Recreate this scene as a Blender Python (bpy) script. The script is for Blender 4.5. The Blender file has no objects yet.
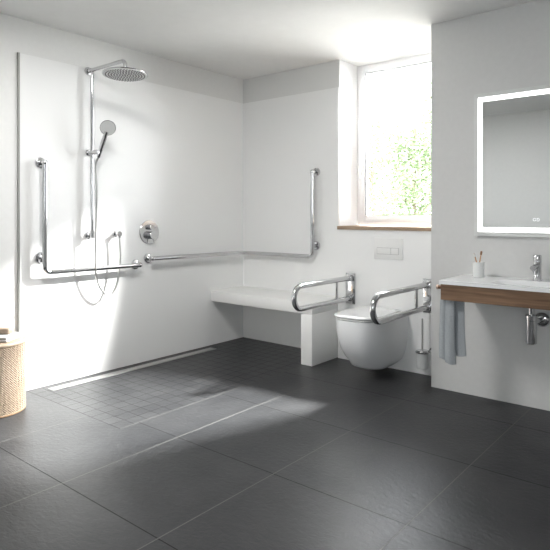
import bpy, bmesh, math, random
from mathutils import Vector, Matrix
C = bpy.context.scene.collection
PI = math.pi
random.seed(7)

# ------------------------------------------------------------------ materials
def mat(name, col, rough=.5, metal=0.0, **kw):
    m = bpy.data.materials.new(name); m.use_nodes = True
    b = m.node_tree.nodes['Principled BSDF']
    b.inputs['Base Color'].default_value = (*col, 1)
    b.inputs['Roughness'].default_value = rough
    b.inputs['Metallic'].default_value = metal
    for k, v in kw.items():
        b.inputs[k.replace('_', ' ')].default_value = v
    return m
def nt(m): return m.node_tree, m.node_tree.nodes['Principled BSDF']
def add_noise(m, c1, c2, scale, bump=0.0, detail=4, stretch=(1, 1, 1), dist=.01, rough=None):
    t, b = nt(m); N = t.nodes; L = t.links
    tc = N.new('ShaderNodeTexCoord'); mp = N.new('ShaderNodeMapping'); mp.inputs['Scale'].default_value = stretch
    no = N.new('ShaderNodeTexNoise'); no.inputs['Scale'].default_value = scale; no.inputs['Detail'].default_value = detail
    cr = N.new('ShaderNodeValToRGB'); cr.color_ramp.elements[0].color = (*c1, 1); cr.color_ramp.elements[1].color = (*c2, 1)
    cr.color_ramp.elements[0].position = .3; cr.color_ramp.elements[1].position = .7
    L.new(tc.outputs['Object'], mp.inputs[0]); L.new(mp.outputs[0], no.inputs['Vector'])
    L.new(no.outputs['Fac'], cr.inputs[0]); L.new(cr.outputs[0], b.inputs['Base Color'])
    if bump:
        bp = N.new('ShaderNodeBump'); bp.inputs['Strength'].default_value = bump; bp.inputs['Distance'].default_value = dist
        L.new(no.outputs['Fac'], bp.inputs['Height']); L.new(bp.outputs[0], b.inputs['Normal'])
    return no
M = {}
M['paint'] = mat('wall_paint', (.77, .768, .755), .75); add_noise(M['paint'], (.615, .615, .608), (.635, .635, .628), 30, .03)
M['paint_lit'] = mat('lit_wall_paint', (.75, .75, .74), .75); add_noise(M['paint_lit'], (.74, .74, .73), (.76, .76, .75), 30, .03)  # same wall paint, lightened to carry the brighter light on the left wall
M['paint_half_lit'] = mat('half_lit_wall_paint', (.71, .71, .70), .75)  # same wall paint, its tone set for the light on the back wall
M['ceiling'] = mat('ceiling_paint', (.80, .80, .79), .85); add_noise(M['ceiling'], (.79, .79, .785), (.81, .81, .805), 12, .02)
M['panel'] = mat('shower_panel_white', (.84, .842, .838), .33)
M['profile'] = mat('edge_profile', (.42, .42, .40), .35, .9)
M['chrome'] = mat('chrome', (.60, .60, .61), .10, 1.0)
M['satin'] = mat('satin_steel', (.62, .62, .61), .28, 1.0)
M['dark_chrome'] = mat('dark_gap', (.12, .12, .12), .3, .8)
M['ceramic'] = mat('white_ceramic', (.84, .85, .86), .12)
M['mineral'] = mat('bench_white', (.82, .82, .81), .38)
M['plastic'] = mat('white_plastic', (.80, .80, .79), .3)
M['frame'] = mat('window_frame_white', (.86, .86, .87), .3)
M['gasket'] = mat('grey_gasket', (.25, .25, .26), .5)
M['groove'] = mat('pale_groove', (.42, .42, .42), .6)
M['sillwood'] = mat('oak_sill', (.36, .22, .12), .4)
add_noise(M['sillwood'], (.26, .175, .115), (.38, .275, .19), 6, .05, 5, (1.2, 14, 14))
M['walnut'] = mat('walnut', (.2, .12, .07), .42)
add_noise(M['walnut'], (.105, .058, .032), (.24, .145, .085), 4, .08, 6, (1.1, 16, 16), .002)
M['towel'] = mat('grey_towel', (.42, .45, .48), .95); add_noise(M['towel'], (.31, .335, .355), (.41, .435, .455), 260, .5, 2, dist=.004)
M['white_towel'] = mat('white_cloth', (.82, .82, .81), .9); add_noise(M['white_towel'], (.50, .50, .50), (.58, .58, .58), 200, .4, 2, dist=.003)
M['soap'] = mat('beige_soap', (.60, .46, .33), .5); add_noise(M['soap'], (.25, .19, .135), (.31, .24, .18), 40, .1)
M['cane'] = mat('woven_cane', (.68, .55, .42), .6); add_noise(M['cane'], (.20, .150, .105), (.28, .22, .16), 60, .15)
M['cane_dark'] = mat('basket_core', (.20, .125, .07), .8)
M['rod'] = mat('brown_rod', (.17, .085, .045), .35, .3)
M['copper'] = mat('copper_cap', (.55, .42, .35), .3, .7)
M['rubber'] = mat('nozzle_face_grey', (.80, .81, .81), .4)
M['nozzle'] = mat('nozzle_rubber', (.16, .16, .17), .5)
M['spray'] = mat('spray_face_grey', (.50, .51, .51), .45)
M['bamboo'] = mat('bamboo', (.50, .27, .13), .5)
M['bristle'] = mat('bristles', (.24, .13, .07), .8)
M['bristle_w'] = mat('bristles_white', (.75, .74, .72), .8)
M['bark'] = mat('bark', (.22, .17, .13), .9); add_noise(M['bark'], (.15, .11, .08), (.28, .22, .17), 12, .4)
M['bounce_ground'] = mat('pale_bounce_ground', (.62, .60, .55), .95); add_noise(M['bounce_ground'], (.56, .54, .50), (.66, .64, .59), 5, .3)  # unseen ground, kept pale to bounce light up to the ceiling
M['leaf'] = mat('leaf_green', (.13, .185, .085), .6)
M['leaf2'] = mat('leaf_pale', (.20, .255, .145), .6)
M['frost'] = mat('frosted_glass', (.86, .88, .88), .35, Transmission_Weight=.35)
M['tumbler'] = mat('frosted_tumbler', (.82, .83, .82), .35, Transmission_Weight=.15)
M['mirror'] = mat('mirror_silver', (.80, .82, .82), .02, 1.0)
M['mirror_edge'] = mat('mirror_border', (.66, .67, .66), .45)
M['housing'] = mat('mirror_housing', (.70, .70, .69), .4)
for k, (st, col) in {'led': (1.0, (1, 1, 1)), 'icon': (.12, (.92, .97, 1))}.items():
    m = mat('light_' + k, (.9, .9, .9), .5); t, b = nt(m)
    b.inputs['Emission Color'].default_value = (*col, 1); b.inputs['Emission Strength'].default_value = st
    M[k] = m
# window glass: mostly clear, a fresnel reflection
m = bpy.data.materials.new('window_glass'); m.use_nodes = True; t = m.node_tree; t.nodes.clear()
o = t.nodes.new('ShaderNodeOutputMaterial'); mx = t.nodes.new('ShaderNodeMixShader'); fr = t.nodes.new('ShaderNodeFresnel')
tr = t.nodes.new('ShaderNodeBsdfTransparent'); gl = t.nodes.new('ShaderNodeBsdfGlossy'); gl.inputs['Roughness'].default_value = .02
tr.inputs[0].default_value = (.97, .98, .98, 1)
fr.inputs[0].default_value = 1.3
t.links.new(fr.outputs[0], mx.inputs[0]); t.links.new(tr.outputs[0], mx.inputs[1]); t.links.new(gl.outputs[0], mx.inputs[2]); t.links.new(mx.outputs[0], o.inputs[0])
M['glass'] = m

# slate floor tiles: large joints + a mosaic field in the shower
def floor_mat():
    m = mat('slate_tiles', (.05, .052, .055), .42, Specular_IOR_Level=.22); t, b = nt(m); N = t.nodes; L = t.links
    def val(x):
        n = N.new('ShaderNodeValue'); n.outputs[0].default_value = x; return n.outputs[0]
    def mth(op, a, c=None, clamp=False):
        n = N.new('ShaderNodeMath'); n.operation = op; n.use_clamp = clamp
        for i, v in enumerate((a, c)):
            if v is None: continue
            if isinstance(v, (int, float)): n.inputs[i].default_value = v
            else: L.new(v, n.inputs[i])
        return n.outputs[0]
    tc = N.new('ShaderNodeTexCoord'); sp = N.new('ShaderNodeSeparateXYZ'); L.new(tc.outputs['Object'], sp.inputs[0])
    X, Y = sp.outputs[0], sp.outputs[1]
    def grid(v, off, pitch, w):   # 1 on the joint
        s = mth('SUBTRACT', v, off); d = mth('PINGPONG', s, pitch / 2)
        return mth('LESS_THAN', d, w)
    def band(v, at, w): return mth('LESS_THAN', mth('ABSOLUTE', mth('SUBTRACT', v, at)), w)
    big = mth('MAXIMUM', grid(X, 1.417, .6716, .0024), grid(Y, -.708, .6716, .0024))
    small = mth('MAXIMUM', grid(X, 1.076, .0960, .0017), grid(Y, -2.178, .0960, .0017))
    mos = mth('MULTIPLY', mth('LESS_THAN', X, 1.076), mth('GREATER_THAN', Y, -2.178))
    edge = mth('MAXIMUM', mth('MULTIPLY', band(X, 1.076, .0018), mth('GREATER_THAN', Y, -2.178)),
               mth('MULTIPLY', band(Y, -2.178, .0018), mth('LESS_THAN', X, 1.076)))
    j = mth('MAXIMUM', mth('ADD', mth('MULTIPLY', mos, small), mth('MULTIPLY', mth('SUBTRACT', 1.0, mos), big)), edge)
    # per-tile tone
    cell = mth('ADD', mth('MULTIPLY', mth('FLOOR', mth('DIVIDE', mth('SUBTRACT', X, 1.417), .6716)), 12.7),
               mth('MULTIPLY', mth('FLOOR', mth('DIVIDE', mth('SUBTRACT', Y, -.708), .6716)), 7.3))
    cells = mth('ADD', mth('MULTIPLY', mth('FLOOR', mth('DIVIDE', mth('SUBTRACT', X, 1.076), .096)), 3.7),
                mth('MULTIPLY', mth('FLOOR', mth('DIVIDE', mth('SUBTRACT', Y, -2.178), .096)), 9.1))
    pick = mth('ADD', mth('MULTIPLY', mos, cells), mth('MULTIPLY', mth('SUBTRACT', 1.0, mos), cell))
    wn = N.new('ShaderNodeTexWhiteNoise'); wn.noise_dimensions = '1D'; L.new(pick, wn.inputs['W'])
    # slate surface
    no = N.new('ShaderNodeTexNoise'); no.inputs['Scale'].default_value = 3.2; no.inputs['Detail'].default_value = 8; no.inputs['Roughness'].default_value = .6
    L.new(tc.outputs['Object'], no.inputs['Vector'])
    mp = N.new('ShaderNodeMapping'); mp.inputs['Scale'].default_value = (1.0, 1.6, 1); mp.inputs['Rotation'].default_value = (0, 0, .5)
    L.new(tc.outputs['Object'], mp.inputs[0])
    n2 = N.new('ShaderNodeTexNoise'); n2.inputs['Scale'].default_value = 30; n2.inputs['Detail'].default_value = 7; n2.inputs['Roughness'].default_value = .58; n2.inputs['Distortion'].default_value = .6
    L.new(mp.outputs[0], n2.inputs['Vector'])
    f = mth('ADD', mth('MULTIPLY', no.outputs['Fac'], .75), mth('MULTIPLY', wn.outputs['Value'], .18))
    cr = N.new('ShaderNodeValToRGB'); e = cr.color_ramp.elements
    e[0].position = .25; e[0].color = (.024, .0248, .027, 1); e[1].position = .75; e[1].color = (.048, .0486, .0505, 1)
    L.new(f, cr.inputs[0])
    mx = N.new('ShaderNodeMix'); mx.data_type = 'RGBA'; L.new(j, mx.inputs[0]); L.new(cr.outputs[0], mx.inputs[6])
    xl = mth('MAXIMUM', mth('MULTIPLY', mth('SUBTRACT', 1.0, mos), grid(X, 1.417, .6716, .0026)), band(X, 1.076, .0026))
    gm = N.new('ShaderNodeMix'); gm.data_type = 'RGBA'; L.new(xl, gm.inputs[0]); gm.inputs[6].default_value = (.006, .006, .006, 1); gm.inputs[7].default_value = (.13, .128, .122, 1)  # joints running along Y are paler: bevel highlight put into their colour
    L.new(gm.outputs[2], mx.inputs[7])
    L.new(mx.outputs[2], b.inputs['Base Color'])
    rr = mth('ADD', mth('MULTIPLY', n2.outputs['Fac'], .10), .31); L.new(mth('ADD', rr, mth('MULTIPLY', j, .3)), b.inputs['Roughness'])
    h = mth('MULTIPLY', n2.outputs['Fac'], .55)
    bp = N.new('ShaderNodeBump'); bp.inputs['Strength'].default_value = .45; bp.inputs['Distance'].default_value = .0060
    L.new(h, bp.inputs['Height']); L.new(bp.outputs[0], b.inputs['Normal'])
    return m
M['floor'] = floor_mat()

# ------------------------------------------------------------------ mesh helpers
def box(bm, x0, x1, y0, y1, z0, z1, bev=0.0, seg=2):
    vs = [bm.verts.new((x, y, z)) for x in (x0, x1) for y in (y0, y1) for z in (z0, z1)]
    F = [(0, 1, 3, 2), (4, 6, 7, 5), (0, 4, 5, 1), (2, 3, 7, 6), (0, 2, 6, 4), (1, 5, 7, 3)]
    fs = [bm.faces.new([vs[i] for i in f]) for f in F]
    if bev:
        es = list({e for f in fs for e in f.edges})
        bmesh.ops.bevel(bm, geom=es, offset=bev, segments=seg, affect='EDGES', profile=.5)
def prism(bm, poly, axis, a, b):   # poly in the two other axes
    def P(u, v, w):
        return {0: (w, u, v), 1: (u, w, v), 2: (u, v, w)}[axis]
    A = [bm.verts.new(P(u, v, a)) for u, v in poly]; B = [bm.verts.new(P(u, v, b)) for u, v in poly]
    n = len(poly); bm.faces.new(A); bm.faces.new(B[::-1])
    for i in range(n): bm.faces.new((A[i], B[i], B[(i + 1) % n], A[(i + 1) % n]))
def fillet(pts, r, n=10):
    pts = [Vector(p) for p in pts]; out = [pts[0]]
    for i in range(1, len(pts) - 1):
        p = pts[i]; a = (pts[i - 1] - p).normalized(); b = (pts[i + 1] - p).normalized()
        ang = a.angle(b); d = r / math.tan(ang / 2); c = p + (a + b).normalized() * (r / math.sin(ang / 2))
        s = p + a * d - c; e = p + b * d - c
        om = s.angle(e)
        for k in range(n + 1):
            t = k / n
            out.append(c + (s * math.sin((1 - t) * om) + e * math.sin(t * om)) / math.sin(om))
    out.append(pts[-1]); return out
def smooth_curve(pts, n=10):
    P = [Vector(p) for p in pts]; P = [2 * P[0] - P[1]] + P + [2 * P[-1] - P[-2]]; out = []
    for i in range(1, len(P) - 2):
        for k in range(n):
            t = k / n
            out.append(.5 * ((2 * P[i]) + (P[i + 1] - P[i - 1]) * t + (2 * P[i - 1] - 5 * P[i] + 4 * P[i + 1] - P[i + 2]) * t * t + (3 * P[i] - P[i - 1] - 3 * P[i + 1] + P[i + 2]) * t ** 3))
    out.append(P[-2]); return out
def tube(bm, pts, r, seg=16, closed=False, cap=True, flat=1.0):
    pts = [Vector(p) for p in pts]; n = len(pts)
    R = r if isinstance(r, (list, tuple)) else [r] * n
    tan = []
    for i in range(n):
        if closed: d = pts[(i + 1) % n] - pts[i - 1]
        else: d = pts[min(i + 1, n - 1)] - pts[max(i - 1, 0)]
        tan.append(d.normalized())
    up = Vector((0, 0, 1)) if abs(tan[0].z) < .9 else Vector((1, 0, 0))
    nrm = (up - tan[0] * up.dot(tan[0])).normalized(); rings = []
    for i in range(n):
        nrm = (nrm - tan[i] * nrm.dot(tan[i])).normalized(); bi = tan[i].cross(nrm)
        rings.append([bm.verts.new(pts[i] + (nrm * math.cos(2 * PI * k / seg) + bi * math.sin(2 * PI * k / seg) * flat) * R[i]) for k in range(seg)])
    for i in range(n if closed else n - 1):
        a, b = rings[i], rings[(i + 1) % n]
        for k in range(seg): bm.faces.new((a[k], a[(k + 1) % seg], b[(k + 1) % seg], b[k]))
    if cap and not closed: bm.faces.new(rings[0][::-1]); bm.faces.new(rings[-1])
def lathe(bm, prof, org, axis=(0, 0, 1), seg=32):     # prof: (radius, height) pairs
    ax = Vector(axis).normalized(); q = Vector((0, 0, 1)).rotation_difference(ax); org = Vector(org); rings = []
    for r, h in prof:
        if r < 1e-6: rings.append([bm.verts.new(org + q @ Vector((0, 0, h)))])
        else: rings.append([bm.verts.new(org + q @ Vector((r * math.cos(2 * PI * k / seg), r * math.sin(2 * PI * k / seg), h))) for k in range(seg)])
    for a, b in zip(rings, rings[1:]):
        for k in range(seg):
            k2 = (k + 1) % seg
            if len(a) == 1 and len(b) == 1: continue
            if len(a) == 1: bm.faces.new((a[0], b[k2], b[k]))
            elif len(b) == 1: bm.faces.new((a[k], a[k2], b[0]))
            else: bm.faces.new((a[k], a[k2], b[k2], b[k]))
def disc(r, h, b=.001): return [(0, 0), (r - b, 0), (r, b), (r, h - b), (r - b, h), (0, h)]
def loft(bm, rings, cap0=True, cap1=True):
    R = [[bm.verts.new(p) for p in r] for r in rings]; n = len(R[0])
    for a, b in zip(R, R[1:]):
        for k in range(n): bm.faces.new((a[k], a[(k + 1) % n], b[(k + 1) % n], b[k]))
    if cap0: bm.faces.new(R[0][::-1])
    if cap1: bm.faces.new(R[-1])
def obj(name, bm, m, parent=None, smooth=35, label=None, loc=None):
    bmesh.ops.recalc_face_normals(bm, faces=bm.faces)
    me = bpy.data.meshes.new(name); bm.to_mesh(me); bm.free()
    for x in (m if isinstance(m, list) else [m]): me.materials.append(x)
    if smooth:
        me.polygons.foreach_set('use_smooth', [True] * len(me.polygons)); me.set_sharp_from_angle(angle=math.radians(smooth))
    o = bpy.data.objects.new(name, me); C.objects.link(o)
    if parent:
        o.parent = parent
        base = parent
        mw = Vector((0, 0, 0))
        while base: mw += base.location; base = base.parent
        me.transform(Matrix.Translation(-mw))
    if label: o['label'] = label
    return o
def B(): return bmesh.new()
def thing(name, label, cat, loc, group=None):
    o = bpy.data.objects.new(name, None); C.objects.link(o); o.location = loc; o.empty_display_size = .05
    o['label'] = label; o['category'] = cat
    if group: o['group'] = group
    return o
def tag(o, label, cat, group=None, kind=None):
    if label: o['label'] = label
    if cat: o['category'] = cat
    if group: o['group'] = group
    if kind: o['kind'] = kind
    return o
def struct(name, bm, m, parent=None, smooth=30):
    o = obj(name, bm, m, parent, smooth)
    o['kind'] = 'structure'
    return o

# ------------------------------------------------------------------ room shell
H = 2.533; XR = 5.3; YF = -5.5
bm = B(); box(bm, -.15, XR + .15, YF - .15, .4, -.12, 0); struct('floor', bm, M['floor'], smooth=0)
bm = B(); box(bm, -.15, XR + .15, YF - .15, .4, H, H + .15); struct('ceiling', bm, M['ceiling'], smooth=0)
bm = B(); box(bm, -.15, 0, YF, .4, 0, H); struct('wall_left', bm, M['paint_lit'], smooth=0)
bm = B(); box(bm, 0, 1.12, 0, .4, 0, H); struct('wall_back', bm, M['paint_half_lit'], smooth=0)
WX0, WX1, WZ0 = 1.12, 2.50, 1.08  # unseen right part of the window added to widen the floor light
# wall below the window: the front lining stands proud of the shower wall
bm = B(); prism(bm, [(1.12, .0005), (1.162, .0005), (1.162, -.085), (2.0998, -.085), (2.0998, -.14), (2.5, -.14), (2.5, .4), (1.12, .4)], 2, 0, WZ0)
struct('wall_window', bm, M['panel'], smooth=0)
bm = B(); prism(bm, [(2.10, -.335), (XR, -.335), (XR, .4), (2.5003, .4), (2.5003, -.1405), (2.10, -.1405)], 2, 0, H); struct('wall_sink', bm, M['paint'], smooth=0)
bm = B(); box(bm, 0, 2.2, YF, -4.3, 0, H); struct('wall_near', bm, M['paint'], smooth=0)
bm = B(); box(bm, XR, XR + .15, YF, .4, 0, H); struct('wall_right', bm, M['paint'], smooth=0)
RX0, RX1, RZ0, RZ1 = 3.8, 4.9, 1.0, 2.2; RXM = (RX0 + RX1) / 2
bm = B()
box(bm, 2.2, RX0, YF - .15, YF, 0, H); box(bm, RX1, XR, YF - .15, YF, 0, H); box(bm, RX0, RX1, YF - .15, YF, RZ1, H); box(bm, RX0, RX1, YF - .15, YF, 0, RZ0)
struct('wall_front', bm, M['paint'], smooth=0)

# window added behind the viewpoint to let in fill light
w2 = bpy.data.objects.new('fill_window', None); C.objects.link(w2); w2.location = (4.15, YF, .9); w2['kind'] = 'structure'
bm = B()
for a, b_ in ((RX0, RX0 + .06), (RXM - .03, RXM + .03), (RX1 - .06, RX1)): box(bm, a, b_, YF - .1, YF - .04, RZ0, RZ1)
box(bm, RX0, RX1, YF - .1, YF - .04, RZ0, RZ0 + .06); box(bm, RX0, RX1, YF - .1, YF - .04, RZ1 - .06, RZ1)
obj('window_frame', bm, M['frame'], w2, 0)
bm = B(); box(bm, RX0 + .06, RX1 - .06, YF - .075, YF - .067, RZ0 + .06, RZ1 - .06); obj('window_pane', bm, M['glass'], w2, 0)

# window above the toilet
w1 = bpy.data.objects.new('window_1', None); C.objects.link(w1); w1.location = (1.81, .3, WZ0 + .025); w1['kind'] = 'structure'
zb = WZ0 + .0292; fy0, fy1 = .285, .365
def rectframe(bm, x0, x1, z0, z1, t, y0, y1, bev=.003):
    box(bm, x0, x0 + t, y0, y1, z0, z1, bev); box(bm, x1 - t, x1, y0, y1, z0, z1, bev)
    box(bm, x0 + t, x1 - t, y0, y1, z0, z0 + t, bev); box(bm, x0 + t, x1 - t, y0, y1, z1 - t, z1, bev)
bm = B(); rectframe(bm, WX0 + .001, WX1 - .001, zb, H - .001, .045, fy0 + .012, fy1); obj('window_frame', bm, M['frame'], w1)
bm = B(); rectframe(bm, WX0 + .030, WX1 - .030, zb + .032, H - .020, .056, fy0, fy1 - .012, .006); sash = obj('sash', bm, M['frame'], w1)
bm = B(); rectframe(bm, WX0 + .088, WX1 - .088, zb + .090, H - .076, .004, fy0 + .004, fy0 + .03, 0); obj('gasket', bm, M['gasket'], sash)
bm = B(); box(bm, WX0 + .09, WX1 - .09, fy0 + .03, fy0 + .038, zb + .092, H - .078); obj('window_pane', bm, M['glass'], w1, 0)
bm = B(); box(bm, 1.164, 1.194, fy0 - .008, fy0, 1.585, 1.655, .003)
tube(bm, [(1.179, fy0 - .008, 1.635), (1.179, fy0 - .038, 1.635)], .009, 12)
box(bm, 1.168, 1.190, fy0 - .05, fy0 - .034, 1.53, 1.648, .006); obj('handle', bm, M['plastic'], w1)
bm = B(); prism(bm, [(1.1205, .284), (1.1205, .001), (1.163, .001), (1.163, -.098), (2.0995, -.098), (2.0995, -.139), (2.4995, -.139), (2.4995, .284)], 2, WZ0, WZ0 + .029)
sl = struct('trim_1', bm, M['sillwood'], smooth=0)

bm = B(); box(bm, 1.1202, 1.1235, .001, .284, WZ0 + .0292, H - .0005); struct('reveal_brightener', bm, M['frame'], smooth=0)  # white lining added so the reveal looks brightly lit
# ------------------------------------------------------------------ shower wall panels
pt = .008; pz = 2.296
t = thing('wall_panel', 'large matt white panel lining the long shower wall behind the rain shower', 'wall panel', (0, -1.12, 0))
bm = B(); box(bm, .0003, pt, -2.228, -.0003, .0005, pz, .0008, 1); obj('panel_sheet', bm, M['panel'], t)
bm = B(); box(bm, .0003, .012, -2.244, -2.2285, .0005, pz + .002, .001, 1); obj('edge_profile', bm, M['profile'], t, label='grey metal edge profile')
t = thing('wall_panel', 'matt white panel on the short wall behind the white shower bench', 'wall panel', (.56, 0, 0))
bm = B(); box(bm, pt + .0003, 1.119, -pt, -.0003, .0005, pz, .0008, 1); obj('panel_sheet', bm, M['panel'], t)

# ------------------------------------------------------------------ floor drain
t = thing('shower_drain', 'long stainless steel linear drain in the dark floor along the shower wall', 'drain', (.116, -1.29, 0))
bm = B(); box(bm, .078, .083, -2.065, -.515, .0003, .0030); box(bm, .149, .154, -2.065, -.515, .0003, .0030)
box(bm, .083, .149, -2.065, -2.059, .0003, .0030); box(bm, .083, .149, -.521, -.515, .0003, .0030); obj('channel_frame', bm, M['satin'], t, 0)
bm = B(); box(bm, .083, .149, -2.059, -.521, .0003, .0010); obj('gap', bm, M['dark_chrome'], t, 0)
bm = B(); box(bm, .091, .141, -2.048, -.532, .0011, .0035, .001, 1); obj('cover_plate', bm, M['satin'], t)

# ------------------------------------------------------------------ bench
t = thing('shower_bench', 'white L-shaped shower bench between the corner and the toilet', 'bench', (.58, -.22, 0))
bm = B(); box(bm, pt + .0005, 1.155, -.445, -pt - .0005, .408, .505, .005, 2); obj('bench_seat', bm, M['mineral'], t)
bm = B(); box(bm, 1.045, 1.155, -.4448, -pt - .0005, .0005, .408, .003, 2); obj('bench_support', bm, M['mineral'], t)

# ------------------------------------------------------------------ grab bars
def flange(bm, p, n, r=.036):
    lathe(bm, [(0, 0), (r, 0), (r, .004), (r - .003, .010), (r - .010, .013), (0, .013)], p, n, 28)
    return Vector(p) + Vector(n) * .013
def flange_part(parent, p, n, reach, tr=.0165):
    bm = B(); flange(bm, p, n, .037)
    P = Vector(p); N = Vector(n); tube(bm, [P + N * .008, P + N * reach], tr, 16)
    obj('flange', bm, M['chrome'], parent)
pw = pt + .0004
t = thing('grab_bar', 'polished L-shaped grab bar on the lit wall left of the shower riser', 'grab bar', (pw, -2.07, .8))
bm = B(); tube(bm, fillet([(.072, -2.085, 1.562), (.072, -2.085, .802), (.072, -1.29, .802)], .045, 10), .0175, 18); obj('rail', bm, M['chrome'], t)
for (y, z) in ((-2.085, 1.562), (-2.085, .905), (-1.29, .802)):
    bm = B(); flange(bm, (pw, y, z), (1, 0, 0), .039)
    if z > 1.5: pts = [(pw + .008, y, z), (.062, y, z), (.072, y, z)]
    elif z < .85: pts = [(pw + .008, y, z), (.072, y, z)]
    else: pts = [(pw + .008, y, z), (.06, y, z)]
    tube(bm, pts, .0165, 16)
    if z > 1.5 or z < .85: bmesh.ops.create_uvsphere(bm, u_segments=16, v_segments=10, radius=.0205, matrix=Matrix.Translation((.072, y, z)))
    obj('flange', bm, M['chrome'], t)
t = thing('grab_bar', 'polished corner grab bar running over the bench and turning up beside the window', 'grab bar', (pw, -.6, .84))
bm = B(); tube(bm, fillet([(.072, -1.165, .845), (.072, -.072, .838), (.890, -.072, .838), (.890, -.072, 1.580)], .045, 10), .0175, 18); obj('rail', bm, M['chrome'], t)
bm = B(); flange(bm, (pw, -1.165, .845), (1, 0, 0), .039); tube(bm, [(pw + .008, -1.165, .845), (.072, -1.165, .845)], .0165, 16)
bmesh.ops.create_uvsphere(bm, u_segments=16, v_segments=10, radius=.0195, matrix=Matrix.Translation((.072, -1.165, .845))); obj('flange', bm, M['chrome'], t)
for z in (1.580, .93):
    bm = B(); flange(bm, (.890, -pw, z), (0, -1, 0), .038); tube(bm, [(.890, -pw - .008, z), (.890, -.072 if z > 1 else -.06, z)], .0155, 16)
    if z > 1: bmesh.ops.create_uvsphere(bm, u_segments=16, v_segments=10, radius=.0195, matrix=Matrix.Translation((.890, -.072, z)))
    obj('flange', bm, M['chrome'], t)

# ------------------------------------------------------------------ rain shower
sy = -1.712
t = thing('shower_column', 'chrome wall-mounted rain shower with round head on a long arm and riser pipe', 'shower', (pw, sy, 1.05))
bm = B(); tube(bm, [(.062, sy, 1.05), (.062, sy, 2.275)], .0125, 16); obj('riser_pipe', bm, M['chrome'], t)
bm = B(); tube(bm, fillet([(pw + .01, sy, 2.275), (.470, sy, 2.275), (.470, sy, 2.200)], .035, 10), .0140, 16)
lathe(bm, [(0, 0), (.017, 0), (.019, .01), (.019, .03), (0, .03)], (.470, sy, 2.190), seg=20); obj('shower_arm', bm, M['chrome'], t)
for z in (2.275, 1.05):
    bm = B(); flange(bm, (pw, sy, z), (1, 0, 0), .031)
    if z < 2:
        tube(bm, [(pw + .008, sy, z), (.062, sy, z)], .012, 14); tube(bm, [(.062, sy, z - .02), (.062, sy, z + .035)], .0165, 16)
    else: tube(bm, [(pw + .008, sy, z), (.05, sy, z)], .018, 14)
    obj('wall_bracket', bm, M['chrome'], t)
bm = B(); tube(bm, [(pw, sy, 1.665), (.07, sy, 1.665)], .011, 14); lathe(bm, disc(.024, .012, .002), (pw, sy, 1.665), (1, 0, 0), 24)
tube(bm, [(.03, sy, 1.665), (.148, sy + .012, 1.665)], .0175, 18); obj('slider', bm, M['chrome'], t)
bm = B(); lathe(bm, [(0, .020), (.03, .020), (.05, .016), (.144, .012), (.152, .009), (.156, .004), (.154, 0), (0, 0)], (.470, sy, 2.186), seg=56)
hd = obj('shower_head', bm, M['chrome'], t)
bm = B(); lathe(bm, [(0, 0), (.148, 0), (.148, .003), (0, .003)], (.470, sy, 2.183), seg=48); obj('nozzle_face', bm, M['rubber'], hd)
bm = B(); n = 0
for ring, cnt in enumerate((1, 6, 12, 18, 25, 31, 37, 43)):
    for k in range(cnt):
        a = 2 * PI * k / cnt + ring * .3; r = ring * .0188
        lathe(bm, [(.0052, .003), (.0045, 0), (0, 0)], (.470 + r * math.cos(a), sy + r * math.sin(a), 2.1795), seg=6)
nz = obj('nozzles', bm, M['nozzle'], hd)
for o in [hd] + list(hd.children):
    pv = Vector((.470, sy, 2.21)) - Vector(t.location)
    o.data.transform(Matrix.Translation(pv + Vector((0, 0, -.012))) @ Matrix.Rotation(math.radians(-3.2), 4, Vector((.636, .772, 0))) @ Matrix.Translation(-pv))

# hand shower with its hose
hp = Vector((.132, sy + .012, 1.64)); top = Vector((.205, sy + .028, 1.808))
t = thing('hand_shower', 'small round chrome hand shower in the slider holder with looping metal hose', 'hand shower', hp)
d = (top - hp).normalized()
bm = B(); tube(bm, [hp - d * .015, hp + d * .02, hp + d * .09, top - d * .0], [.0135, .0150, .0170, .0150], 16)
obj('handle', bm, M['chrome'], t)
fn = Vector((.80, -.50, -.36)).normalized()           # where the spray face looks
hc = top + d * .03
bm = B(); lathe(bm, [(0, -.028), (.024, -.028), (.046, -.019), (.056, -.006), (.057, 0), (.055, .003), (0, .003)], hc, fn, 32); obj('spray_head', bm, M['chrome'], t)
bm = B(); lathe(bm, [(0, .0032), (.053, .0032), (.053, .005), (0, .005)], hc, fn, 32)
q = Vector((0, 0, 1)).rotation_difference(fn)
for ring, cnt in enumerate((1, 6, 12, 17)):
    for k in range(cnt):
        a = 2 * PI * k / cnt + ring * .4; r = ring * .0145
        lathe(bm, [(.002, 0), (.0015, .002), (0, .002)], hc + q @ Vector((r * math.cos(a), r * math.sin(a), .005)), fn, 6)
obj('spray_face', bm, M['spray'], t)
st = hp - d * .015
outy, outz = -1.475, 1.055
hose = smooth_curve([st, st - d * .06 + Vector((-.006, 0, -.01)), (.100, sy + .012, 1.35), (.092, sy + .010, 1.05), (.085, sy + .012, .82), (.075, sy + .045, .68),
                     (.070, sy + .115, .600), (.068, sy + .18, .615), (.066, sy + .225, .72), (.064, outy + .008, .88), (.062, outy, outz - .032)], 12)
bm = B(); tube(bm, hose, [(.0080 if k % 2 else .0070) for k in range(len(hose))], 10)
obj('hose', bm, M['satin'], t)
t = thing('hose_outlet', 'small round chrome wall outlet feeding the shower hose', 'outlet', (pw, outy, outz))
bm = B(); flange(bm, (pw, outy, outz), (1, 0, 0), .027); tube(bm, [(pw + .01, outy, outz), (.05, outy, outz)], .014, 16)
lathe(bm, [(0, 0), (.020, 0), (.022, .002), (.022, .018), (.019, .022), (0, .022)], (.05, outy, outz), (1, 0, 0), 24); obj('outlet_body', bm, M['chrome'], t)
bm = B(); tube(bm, [(.062, outy, outz), (.062, outy, outz - .032)], .0095, 14); obj('hose_nut', bm, M['chrome'], t)

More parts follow.
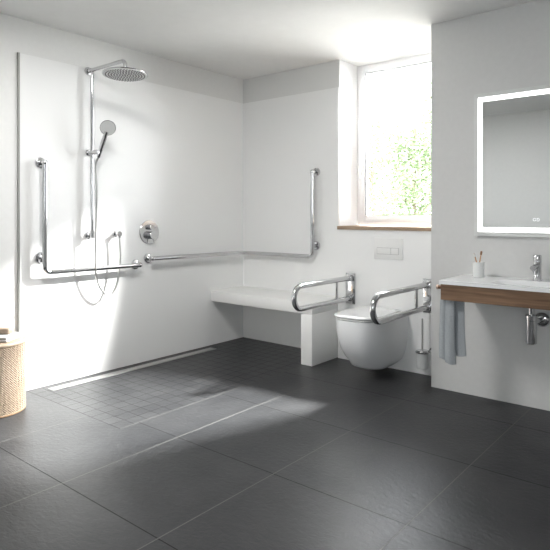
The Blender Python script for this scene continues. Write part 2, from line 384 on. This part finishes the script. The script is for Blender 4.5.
# mixer valve
my, mz = -1.150, 1.060
t = thing('shower_mixer', 'round chrome concealed shower mixer plate with two stacked knobs', 'mixer', (pw, my, mz))
bm = B(); lathe(bm, [(0, 0), (.096, 0), (.098, .002), (.098, .006), (.095, .009), (0, .009)], (pw, my, mz), (1, 0, 0), 56); obj('cover_plate', bm, M['chrome'], t)
bm = B(); lathe(bm, disc(.022, .034, .002), (pw + .009, my, mz + .040), (1, 0, 0), 28); tube(bm, [(pw + .03, my, mz + .040), (pw + .03, my + .042, mz + .040)], .008, 12)
obj('diverter_knob', bm, M['chrome'], t)
bm = B(); lathe(bm, disc(.031, .047, .003), (pw + .009, my, mz - .026), (1, 0, 0), 32); kb = obj('control_knob', bm, M['chrome'], t)
bm = B(); tube(bm, [(pw + .045, my + .005, mz - .04), (pw + .052, my + .012, mz - .088)], [.006, .0045], 12); obj('lever', bm, M['chrome'], kb)

# ------------------------------------------------------------------ fold-up support rails
WY = -.0854
def support_rail(x, tip, label, group=None):
    t = thing('support_rail', label, 'support rail', (x, WY, .59)); zt, zl = .682, .515; R = (zt - zl) / 2
    bm = B(); box(bm, x - .045, x + .045, WY - .010, WY, .468, .722, .003); obj('wall_plate', bm, M['chrome'], t)
    bm = B()
    box(bm, x - .020, x + .020, WY - .050, WY - .0105, zt - .026, zt + .026, .004); tube(bm, [(x - .032, WY - .032, zt), (x + .032, WY - .032, zt)], .020, 20)
    obj('hinge', bm, M['chrome'], t)
    bm = B(); lathe(bm, disc(.024, .022, .003), (x, WY - .010, zl), (0, -1, 0), 24); obj('lower_stop', bm, M['chrome'], t)
    pts = [(x, WY - .045, zt)] + [(x, tip + R - math.sin(a) * R, zt - R + math.cos(a) * R) for a in [PI * k / 18 for k in range(19)]] + [(x, WY - .028, zl)]
    bm = B(); tube(bm, pts, .0205, 20); obj('rail_loop', bm, M['chrome'], t)
    bm = B(); lathe(bm, disc(.0235, .022, .003), (x, WY - .05, zt), (0, -1, 0), 24); obj('collar', bm, M['chrome'], t)
    bm = B(); tube(bm, [(x, WY - .215, zl + .014), (x, WY - .215, zt - .014)], .0115, 14); obj('strut', bm, M['chrome'], t)
support_rail(1.290, -.855, 'chrome fold-down support rail between the shower bench and the toilet')
support_rail(1.972, -.925, 'chrome fold-down support rail between the toilet and the washbasin wall')

# flush plate
fx, fz = 1.637, .935
t = thing('flush_plate', 'square-edged white dual flush plate on the wall above the toilet', 'flush plate', (fx, WY, fz))
bm = B(); box(bm, fx - .126, fx + .124, WY - .011, WY, fz - .083, fz + .083, .003); obj('plate', bm, M['plastic'], t)
bm = B(); box(bm, fx - .098, fx + .092, WY - .0116, WY - .0105, fz - .044, fz + .008, 0); obj('groove', bm, M['groove'], t, 0)
bm = B(); box(bm, fx - .0955, fx + .0225, WY - .0145, WY - .0112, fz - .0415, fz + .0055, .0015); obj('button', bm, M['plastic'], t)
bm = B(); box(bm, fx + .0255, fx + .0895, WY - .0145, WY - .0112, fz - .0415, fz + .0055, .0015); obj('button', bm, M['plastic'], t)

# ------------------------------------------------------------------ toilet
tx = 1.637
def outline(z, hw, yf, yb, ex=2.6, nf=28, back=None, round_start=.45):
    """D shape: straight back at yb, sides to a rounded front at yf"""
    back = hw if back is None else back
    L_ = yb - yf; ys = yb - L_ * round_start; pts = []
    for k in range(6): u = k / 6; pts.append((tx - back + (back - hw) * u, yb + (ys - yb) * u, z))
    for k in range(nf + 1):
        a = PI * k / nf; c, s = math.cos(a), math.sin(a)
        x = -abs(c) ** (2 / ex) * (1 if c > 0 else -1); y = abs(s) ** (2 / ex)
        pts.append((tx + x * hw, ys - (ys - yf) * y, z))
    for k in range(1, 7): u = k / 6; pts.append((tx + hw + (back - hw) * u, ys + (yb - ys) * u, z))
    return pts
t = thing('toilet', 'white wall-hung toilet with closed slim lid between two chrome rails', 'toilet', (tx, WY, .06))
rings = []
zt_, zb_ = .448, .058
prof = [(0, .0), (.02, .22), (.05, .36), (.10, .50), (.18, .57), (.30, .715), (.45, .85), (.62, .94), (.80, .988), (.93, 1.0), (1, 1.0)]
for u, f in prof:
    z = zb_ + (zt_ - zb_) * u
    hw = .085 + (.180 - .085) * f; yf = -.37 - (.682 - .37) * f
    bw = .080 + (.168 - .080) * min(1, f * 1.05)
    yb = WY if u > .12 else WY - .14 * (1 - u / .12)
    rings.append(outline(z, hw, yf, yb, 2.35 + .5 * f, back=bw, round_start=.55))
rings.append(outline(zt_ + .003, .176, -.676, WY, 2.9, back=.164, round_start=.55))
bm = B(); loft(bm, rings); obj('bowl', bm, M['ceramic'], t, 50)
bm = B(); loft(bm, [outline(z, w, f, -.175, 3.0, round_start=.52) for z, w, f in ((.4555, .172, -.675), (.457, .178, -.683), (.464, .178, -.683), (.4655, .172, -.675))]); obj('seat', bm, M['plastic'], t)
bm = B(); loft(bm, [outline(z, w, f, b_, 3.1, back=k, round_start=.52) for z, w, f, b_, k in ((.4705, .176, -.679, -.172, .150), (.472, .182, -.687, -.170, .152), (.479, .182, -.687, -.170, .152), (.4845, .177, -.681, -.173, .148), (.4865, .160, -.660, -.185, .135))]); obj('lid', bm, M['ceramic'], t, 50)
for s in (-1, 1):
    bm = B(); box(bm, tx + s * .075 - .02, tx + s * .075 + .02, -.195, -.150, .4525, .470, .003); obj('hinge', bm, M['plastic'], t)

# ------------------------------------------------------------------ toilet brush set
bx, by = 1.958, -.170
t = thing('toilet_brush', 'toilet brush in a frosted glass cup on a chrome wall ring beside the toilet', 'toilet brush', (bx, by, .07))
bm = B(); lathe(bm, [(0, .068), (.034, .068), (.042, .074), (.043, .195), (.040, .195), (.039, .078), (0, .074)], (bx, by, 0), seg=28); obj('glass_cup', bm, M['frost'], t)
bm = B()
pts = [(bx + .046 * math.cos(a), by + .046 * math.sin(a), .190) for a in [2 * PI * k / 28 for k in range(28)]]
tube(bm, pts, .0065, 10, closed=True); lathe(bm, disc(.044, .006, .002), (bx, by, .1965), seg=28)
tube(bm, [(bx + .03, by + .034, .19), (bx + .045, WY - .005, .19)], .010, 12); lathe(bm, disc(.025, .012, .002), (bx + .045, WY, .19), (0, -1, 0), 24)
obj('wall_ring', bm, M['chrome'], t)
bm = B(); tube(bm, [(bx, by, .085), (bx, by, .435)], .0062, 12); obj('brush_handle', bm, M['satin'], t)

# ------------------------------------------------------------------ washbasin
VX0, VX1, VYF, VYB = 2.358, 3.46, -.782, -.3354
t = thing('vanity_console', 'walnut wood vanity console hung on the wall under the white basin', 'vanity', (2.9, VYB, .69))
bm = B(); box(bm, VX0, VX1, VYF, VYF + .020, .686, .7805, .0012, 1); obj('front_board', bm, M['walnut'], t)
for x0, x1 in ((VX0, VX0 + .018), (VX1 - .018, VX1)):
    bm = B(); box(bm, x0, x1, VYF + .0203, VYB - .0003, .715, .7805, .0012, 1); obj('side_board', bm, M['walnut'], t)
bm = B(); box(bm, VX0 + .0183, VX1 - .0183, VYB - .019, VYB - .0003, .686, .7805); obj('back_board', bm, M['walnut'], t, 0)
ry = VYF + .040
bm = B(); tube(bm, [(VX0 - .030, ry, .757), (VX0 + .017, ry, .757)], .0120, 16)
tube(bm, [(VX0 + .0185, ry, .757), (VX0 + .26, ry, .757)], .008, 12); tube(bm, [(VX0 + .25, ry, .757), (VX0 + .25, VYF + .020, .757)], .005, 10)
obj('towel_rod', bm, M['rod'], t, label='dark brown towel rod with a pale copper end')
bm = B(); lathe(bm, disc(.0145, .012, .002), (VX0 - .042, ry, .757), (1, 0, 0), 20); obj('rod_end', bm, M['copper'], t)

# basin: slab with a dished bowl
t = thing('washbasin', 'wide white ceramic washbasin on the walnut console under the mirror', 'washbasin', (2.9, -.56, .781))
bm = B()
X0, X1, Y0, Y1 = VX0 - .008, VX1 + .008, VYF - .006, VYB - .0003
bcx, bcy, ax_, ay_ = 2.905, -.600, .30, .135
nx, ny = 220, 88; g = []
def bowl(x, y):
    u = abs((x - bcx) / ax_); v = abs((y - bcy) / ay_); d_ = (u ** 3.2 + v ** 3.2) ** (1 / 3.2)
    if d_ >= 1: 
        return .8035
    s = 1 - d_; s = min(1, s / .6); s = s * s * (3 - 2 * s)
    return .8035 - .095 * s
for i in range(nx + 1):
    g.append([bm.verts.new((X0 + (X1 - X0) * i / nx, Y0 + (Y1 - Y0) * j / ny, bowl(X0 + (X1 - X0) * i / nx, Y0 + (Y1 - Y0) * j / ny))) for j in range(ny + 1)])
g2 = [[bm.verts.new((v.co.x, v.co.y, min(.7812, v.co.z - .012))) for v in r] for r in g]
for i in range(nx):
    for j in range(ny):
        bm.faces.new((g[i][j], g[i + 1][j], g[i + 1][j + 1], g[i][j + 1])); bm.faces.new((g2[i][j], g2[i][j + 1], g2[i + 1][j + 1], g2[i + 1][j]))
for i in range(nx):
    bm.faces.new((g[i][0], g2[i][0], g2[i + 1][0], g[i + 1][0])); bm.faces.new((g[i][ny], g[i + 1][ny], g2[i + 1][ny], g2[i][ny]))
for j in range(ny):
    bm.faces.new((g[0][j], g[0][j + 1], g2[0][j + 1], g2[0][j])); bm.faces.new((g[nx][j], g2[nx][j], g2[nx][j + 1], g[nx][j + 1]))
obj('basin_slab', bm, M['ceramic'], t, 40)
bm = B(); lathe(bm, [(0, .006), (.018, .006), (.026, .003), (.027, 0), (0, 0)], (2.85, bcy, .7085), seg=24); obj('drain_cover', bm, M['chrome'], t)

fx_, fy_ = 2.818, -.430
t = thing('faucet', 'short cylindrical chrome mixer tap standing on the back edge of the washbasin', 'faucet', (fx_, fy_, .803))
bm = B(); lathe(bm, [(0, 0), (.0255, 0), (.0255, .004), (.0225, .007), (.0225, .112), (0, .112)], (fx_, fy_, .8035), seg=28); obj('body', bm, M['chrome'], t)
bm = B(); tube(bm, [(fx_, fy_ - .012, .893), (fx_, fy_ - .105, .888)], .0145, 18, flat=1.0)
lathe(bm, disc(.0105, .010, .002), (fx_, fy_ - .093, .868), seg=18); obj('spout', bm, M['chrome'], t)
bm = B(); lathe(bm, [(0, 0), (.0225, 0), (.0235, .002), (.0235, .040), (.021, .044), (0, .044)], (fx_, fy_, .9160), seg=28)
box(bm, fx_ - .007, fx_ + .007, fy_ - .052, fy_ - .018, .944, .953, .003); obj('lever_handle', bm, M['chrome'], t)

px_ = 2.822; py_ = -.575
t = thing('bottle_trap', 'chrome bottle trap under the washbasin with its pipe into the wall', 'trap', (px_, VYB, .54))
bm = B(); tube(bm, [(px_, py_, .699), (px_, py_, .612)], .0165, 20); lathe(bm, disc(.023, .022, .003), (px_, py_, .655), seg=24); obj('tailpiece', bm, M['chrome'], t)
bm = B(); lathe(bm, [(0, 0), (.027, 0), (.031, .004), (.031, .135), (.033, .137), (.033, .165), (.028, .170), (0, .170)], (px_, py_, .449), seg=32); obj('trap_cup', bm, M['chrome'], t)
bm = B(); tube(bm, [(px_, py_ + .02, .575), (px_, VYB - .004, .555)], .0165, 18); lathe(bm, disc(.0215, .02, .003), (px_, py_ + .032, .574), (0, 1, -.08), 24); obj('outlet_pipe', bm, M['chrome'], t)
bm = B(); lathe(bm, [(0, 0), (.046, 0), (.045, .005), (.034, .016), (.021, .020), (0, .020)], (px_, VYB, .555), (0, -1, 0), 32); obj('wall_rosette', bm, M['chrome'], t)

# towel hanging under the console
def towel():
    t = thing('towel', 'grey hand towel folded over the rod under the left end of the console', 'towel', (VX0 + .07, ry, .40))
    def sheet(x0, x1, yc, zbot, thick, amp, ph, nfold=1.0):
        n, k = 26, 34; rings = []
        for j in range(k + 1):
            v = j / k; z = .752 + (zbot - .752) * v; ring = []
            sh = min(1, max(0, (.752 - z - .040) / .035))
            xa, xb = x0 - .026 * sh + (.022 * (1 - sh) if x0 < VX0 + .02 else 0), x1 - .026 * sh + .012 * v
            for side in (0, 1):
                for i in range(n + 1):
                    u = i / n if side == 0 else 1 - i / n
                    x = xa + (xb - xa) * u + .003 * math.sin(v * 5 + ph) * sh
                    w = amp * math.sin(u * nfold * 2 * PI + ph + v * .6) * (.4 + .6 * v)
                    th = thick * (.65 + .35 * v) * (math.sin(PI * min(1, max(0, u))) ** .5 + .06) * (1 if v < .97 else .8)
                    ring.append((x, yc + w + (-th / 2 if side == 0 else th / 2), z + .004 * math.sin(u * 5 + ph) * v))
            rings.append(ring)
        bm = B(); loft(bm, rings); obj('towel_fold', bm, M['towel'], t, 60)
    sheet(VX0 + .000, VX0 + .038, ry + .004, .318, .030, .001, .3)
    sheet(VX0 + .036, VX0 + .094, ry + .002, .297, .036, .002, 1.2)
    sheet(VX0 + .070, VX0 + .142, ry + .034, .345, .022, .003, 2.0)
towel()

# tumbler and brushes
ux, uy, uz = 2.478, -.470, .8035
t = tag(None or obj('tumbler', (lambda b: (lathe(b, [(0, 0), (.031, 0), (.034, .004), (.0345, .05), (.036, .098), (.0335, .098), (.032, .05), (.031, .008), (0, .006)], (ux, uy, uz), seg=32), b)[1])(B()), M['tumbler']),
        'frosted white tumbler holding toothbrushes at the left end of the basin', 'tumbler')
def brush(dx, dy, top, label, bristle):
    b0 = Vector((ux - dx * .35, uy - dy * .3, uz + .012)); b1 = Vector((ux + dx, uy + dy, uz + top)); dd = (b1 - b0)
    t = thing('toothbrush', label, 'toothbrush', b0)
    bm = B(); tube(bm, [b0, b0 + dd * .7, b0 + dd * .84, b1], [.0042, .0040, .0030, .0048], 10, flat=.7); obj('handle', bm, M['bamboo'], t)
    bm = B(); n = Vector((0.3, -.9, 0)).normalized(); c0 = b0 + dd * .85; c1 = b0 + dd * .99
    tube(bm, [c0 + n * .006, c1 + n * .006], .0065, 8); obj('bristles', bm, bristle, t)
brush(.020, -.004, .168, 'bamboo toothbrush with dark bristles, the taller one leaning right in the tumbler', M['bristle'])
brush(-.030, .004, .150, 'bamboo toothbrush with white bristles, the shorter one leaning left in the tumbler', M['bristle_w'])

# ------------------------------------------------------------------ mirror
MX0, MX1, MZ0, MZ1 = 2.410, 3.40, 1.064, 1.996; MY = -.3354; MF = MY - .030
t = thing('mirror', 'large rectangular wall mirror with an illuminated white border above the washbasin', 'mirror', ((MX0 + MX1) / 2, MY, MZ0))
bm = B(); box(bm, MX0 + .008, MX1 - .008, MF + .005, MY, MZ0 + .008, MZ1 - .008); obj('housing', bm, M['housing'], t, 0)
bm = B(); box(bm, MX0, MX1, MF, MF + .0048, MZ0, MZ1, .001, 1); obj('glass_border', bm, M['mirror_edge'], t)
def strip(o0, w, y0, y1):
    bm = B(); rectframe(bm, MX0 + o0, MX1 - o0, MZ0 + o0, MZ1 - o0, w, y0, y1, 0); return bm
obj('light_strip', strip(.028, .028, MF - .0008, MF - .0002), M['led'], t, 0, label='glowing white light strip')
bm = B(); box(bm, MX0 + .056, MX1 - .056, MF - .0008, MF - .0002, MZ0 + .056, MZ1 - .056); obj('mirror_glass', bm, M['mirror'], t, 0)
bm = B(); cx, cz, yy = 2.795, 1.172, MF - .0016
def arc(cx_, cz_, r, a0, a1, n=16): return [(cx_ + r * math.cos(a0 + (a1 - a0) * k / n), yy, cz_ + r * math.sin(a0 + (a1 - a0) * k / n)) for k in range(n + 1)]
tube(bm, arc(cx - .0095, cz, .0085, 0, 1.9 * PI), .0017, 6); tube(bm, arc(cx + .010, cz, .0085, -.8 * PI, .8 * PI), .0017, 6)
tube(bm, [(cx + .004, yy, cz + .004), (cx + .012, yy, cz)], .0015, 6)
obj('touch_symbol', bm, M['icon'], t, label='small pale touch symbol')

# ------------------------------------------------------------------ woven basket stool
kx, ky, kr, kh = .222, -2.500, .182, .432
t = thing('woven_stool', 'round beige woven cane basket stool on the floor at the left edge', 'stool', (kx, ky, 0))
bm = B(); lathe(bm, [(0, .004), (kr - .008, .004), (kr - .006, kh - .02), (0, kh - .02)], (kx, ky, 0), seg=48); obj('inner_core', bm, M['cane_dark'], t)
bm = B(); NS = 84; steps = 44; turn = 2 * PI * .34
for fam in (1, -1):
    for s in range(NS):
        a0 = 2 * PI * s / NS; pts = []
        for k in range(steps + 1):
            v = k / steps; a = a0 + fam * turn * v
            wob = .0018 * fam * math.cos((a0 * NS + fam * turn * v * NS) if False else (turn * v * 2 * NS / 2 + s * PI))
            z = .010 + (kh - .032) * v; rr = kr + wob
            pts.append((kx + rr * math.cos(a), ky + rr * math.sin(a), z))
        tube(bm, pts, .0034, 5, cap=False)
obj('woven_side', bm, M['cane'], t, 60)
bm = B(); lathe(bm, [(0, kh - .02), (kr - .004, kh - .02), (kr + .004, kh - .018), (kr + .006, kh - .008), (kr + .002, kh), (kr - .006, kh + .002), (0, kh + .002)], (kx, ky, 0), seg=56); obj('top', bm, M['cane'], t)
bm = B(); lathe(bm, [(0, 0), (kr - .002, 0), (kr + .004, .004), (kr + .005, .012), (kr, .016), (0, .016)], (kx, ky, 0), seg=56); obj('base_ring', bm, M['cane_dark'], t)
# folded towel and soap on top, turned
def rot_obj(o, cx_, cy_, ang): 
    o.data.transform(Matrix.Translation((cx_, cy_, 0)) @ Matrix.Rotation(ang, 4, 'Z') @ Matrix.Translation((-cx_, -cy_, 0))); return o
A = Vector((.372, -2.487)); Bp = Vector((.285, -2.362)); ez = (Bp - A); ang = math.atan2(ez.y, ez.x); ln = ez.length
# local frame: u along A->B, v away from the viewer's right
def tw(zlo, zhi, grow, uoff=0):
    bm = B(); box(bm, -grow + uoff, ln + grow + uoff, -.004 - grow, .205, zlo, zhi, min(.008, (zhi - zlo) * .45), 3)
    bmesh.ops.transform(bm, matrix=Matrix.Translation((A.x, A.y, 0)) @ Matrix.Rotation(ang, 4, 'Z'), verts=bm.verts); return bm
t = thing('folded_towel', 'white cloth folded flat on top of the woven stool', 'towel', (A.x - .07, A.y, kh + .002))
obj('lower_fold', tw(kh + .0025, kh + .020, 0), M['white_towel'], t)
obj('upper_fold', tw(kh + .0205, kh + .037, -.003, -.003), M['white_towel'], t)
bm = B(); sz = kh + .0375
box(bm, .060, .128, .02, .15, sz, sz + .036, .012, 4)
bmesh.ops.transform(bm, matrix=Matrix.Translation((A.x, A.y, 0)) @ Matrix.Rotation(ang + .0, 4, 'Z'), verts=bm.verts)
tag(obj('soap_bar', bm, M['soap'], None, 50), 'beige soap block resting on the folded white cloth', 'soap')

# ------------------------------------------------------------------ outdoors
bm = B()
box(bm, -40, 30, .9, 60, -1.2, -1.0); o = struct('ground_1', bm, M['bounce_ground'], smooth=0); o.name = 'garden_ground'
def tree(name, x, y, z0, h, r, n, label, seed, ls=.055):
    rnd = random.Random(seed); t = thing(name, label, 'tree', (x, y, z0), 'garden trees outside the window')
    bm = B(); trunk = smooth_curve([(x, y, z0), (x + .05, y, z0 + h * .3), (x - .04, y + .05, z0 + h * .6), (x + .03, y, z0 + h * .92)], 6)
    tube(bm, trunk, [.07 * (1 - .85 * k / len(trunk)) + .008 for k in range(len(trunk))], 8); tips = []
    for k in range(26):
        f = .22 + .75 * k / 26; a = k * 2.4 + rnd.random(); p0 = trunk[int(f * (len(trunk) - 1))]; L_ = r * (1.15 - f * .75) * rnd.uniform(.7, 1.1)
        p2 = p0 + Vector((math.cos(a) * L_, math.sin(a) * L_, L_ * rnd.uniform(.35, .9))); p1 = (p0 + p2) / 2 + Vector((0, 0, -.05))
        tube(bm, [p0, p1, p2], [.02, .012, .004], 5); tips.append((p0, p1, p2))
    obj('trunk', bm, M['bark'], t)
    for lm, cnt in ((M['leaf'], n // 2), (M['leaf2'], n // 2)):
        bm = B()
        for i in range(cnt):
            p0, p1, p2 = rnd.choice(tips); u = rnd.random() ** .6; c = p0.lerp(p2, u) + Vector((rnd.gauss(0, 1), rnd.gauss(0, 1), rnd.gauss(0, 1))) * .17 * r
            d1 = Vector((rnd.gauss(0, 1), rnd.gauss(0, 1), rnd.gauss(0, .6))).normalized(); d2 = d1.cross(Vector((rnd.gauss(0, 1), rnd.gauss(0, 1), rnd.gauss(0, 1)))).normalized()
            s = ls * rnd.uniform(.6, 1.3)
            n_ = d1.cross(d2) * s * .12
            vs = [bm.verts.new(c - d1 * s), bm.verts.new(c + d2 * s * .42 + n_), bm.verts.new(c + d1 * s), bm.verts.new(c - d2 * s * .42 + n_)]
            bm.faces.new(vs)
        o = obj('foliage', bm, lm, t, 0)
for a in [('deciduous_tree', -2.15, 8.3, -1.0, 4.9, 1.25, 9000, 'leafy pale green tree showing in the lower right of the window', 3),
          ('deciduous_tree', -4.75, 10.9, -1.0, 5.9, 1.25, 8000, 'leafy pale green tree showing in the lower left of the window', 5),
          ('deciduous_tree', -4.3, 14.2, -1.0, 7.6, 1.7, 9000, 'taller pale tree rising behind the two nearer trees in the window', 8)]:
    tree(*a)

# ------------------------------------------------------------------ light
sc = bpy.context.scene
w = bpy.data.worlds.new('overcast_sky'); sc.world = w; w.use_nodes = True
bg = w.node_tree.nodes['Background']; bg.inputs[0].default_value = (.95, .975, 1.0, 1); bg.inputs[1].default_value = 3.2
def portal(name, loc, rot, sx, sy_):
    l = bpy.data.lights.new(name, 'AREA'); l.shape = 'RECTANGLE'; l.size = sx; l.size_y = sy_; l.cycles.is_portal = True
    o = bpy.data.objects.new(name, l); C.objects.link(o); o.location = loc; o.rotation_euler = rot
portal('window_portal', (1.81, .38, 1.82), (-PI / 2, 0, 0), 1.36, 1.42)
portal('fill_window_portal', (RXM, YF - .12, (RZ0 + RZ1) / 2), (PI / 2, 0, 0), RX1 - RX0, RZ1 - RZ0)
S = Vector((3.0, 2.6, 4.0)); tgt = Vector((1.75, .2, 1.75))
l = bpy.data.lights.new('sun_lamp', 'SPOT'); l.energy = 3300; l.shadow_soft_size = .22; l.spot_size = math.radians(60); l.spot_blend = .2; l.color = (1, .98, .95)
o = bpy.data.objects.new('sun_lamp', l); C.objects.link(o); o.location = S; o.rotation_euler = (tgt - S).to_track_quat('-Z', 'Y').to_euler()
def fill_light(x, y, e):  # added fill without a fixture, brightens the wall seen in the mirror
    l = bpy.data.lights.new('added_fill_lamp', 'AREA'); l.shape = 'DISK'; l.size = .6; l.energy = e; l.color = (1, .985, .96)
    o = bpy.data.objects.new('added_fill_lamp', l); C.objects.link(o); o.location = (x, y, H - .012)
    return o
fill_light(1.5, -2.5, 9)

# ------------------------------------------------------------------ camera
cam = bpy.data.cameras.new('camera'); co = bpy.data.objects.new('camera', cam); C.objects.link(co)
co.location = (3.743, -4.046, 1.2); co.rotation_euler = (PI / 2, 0, math.radians(39.5))
cam.sensor_width = 36; cam.sensor_fit = 'HORIZONTAL'; cam.lens = 558.8 / 550 * 36
cam.shift_y = -(275 - 215.1) / 550; cam.clip_start = .02
sc.camera = co
vs = sc.view_settings; vs.view_transform = 'Standard'; vs.look = 'None'; vs.gamma = 1; vs.use_curve_mapping = False; vs.exposure = 2.38
sc.cycles.max_bounces = 12; sc.cycles.diffuse_bounces = 8; sc.cycles.caustics_reflective = False; sc.cycles.caustics_refractive = False
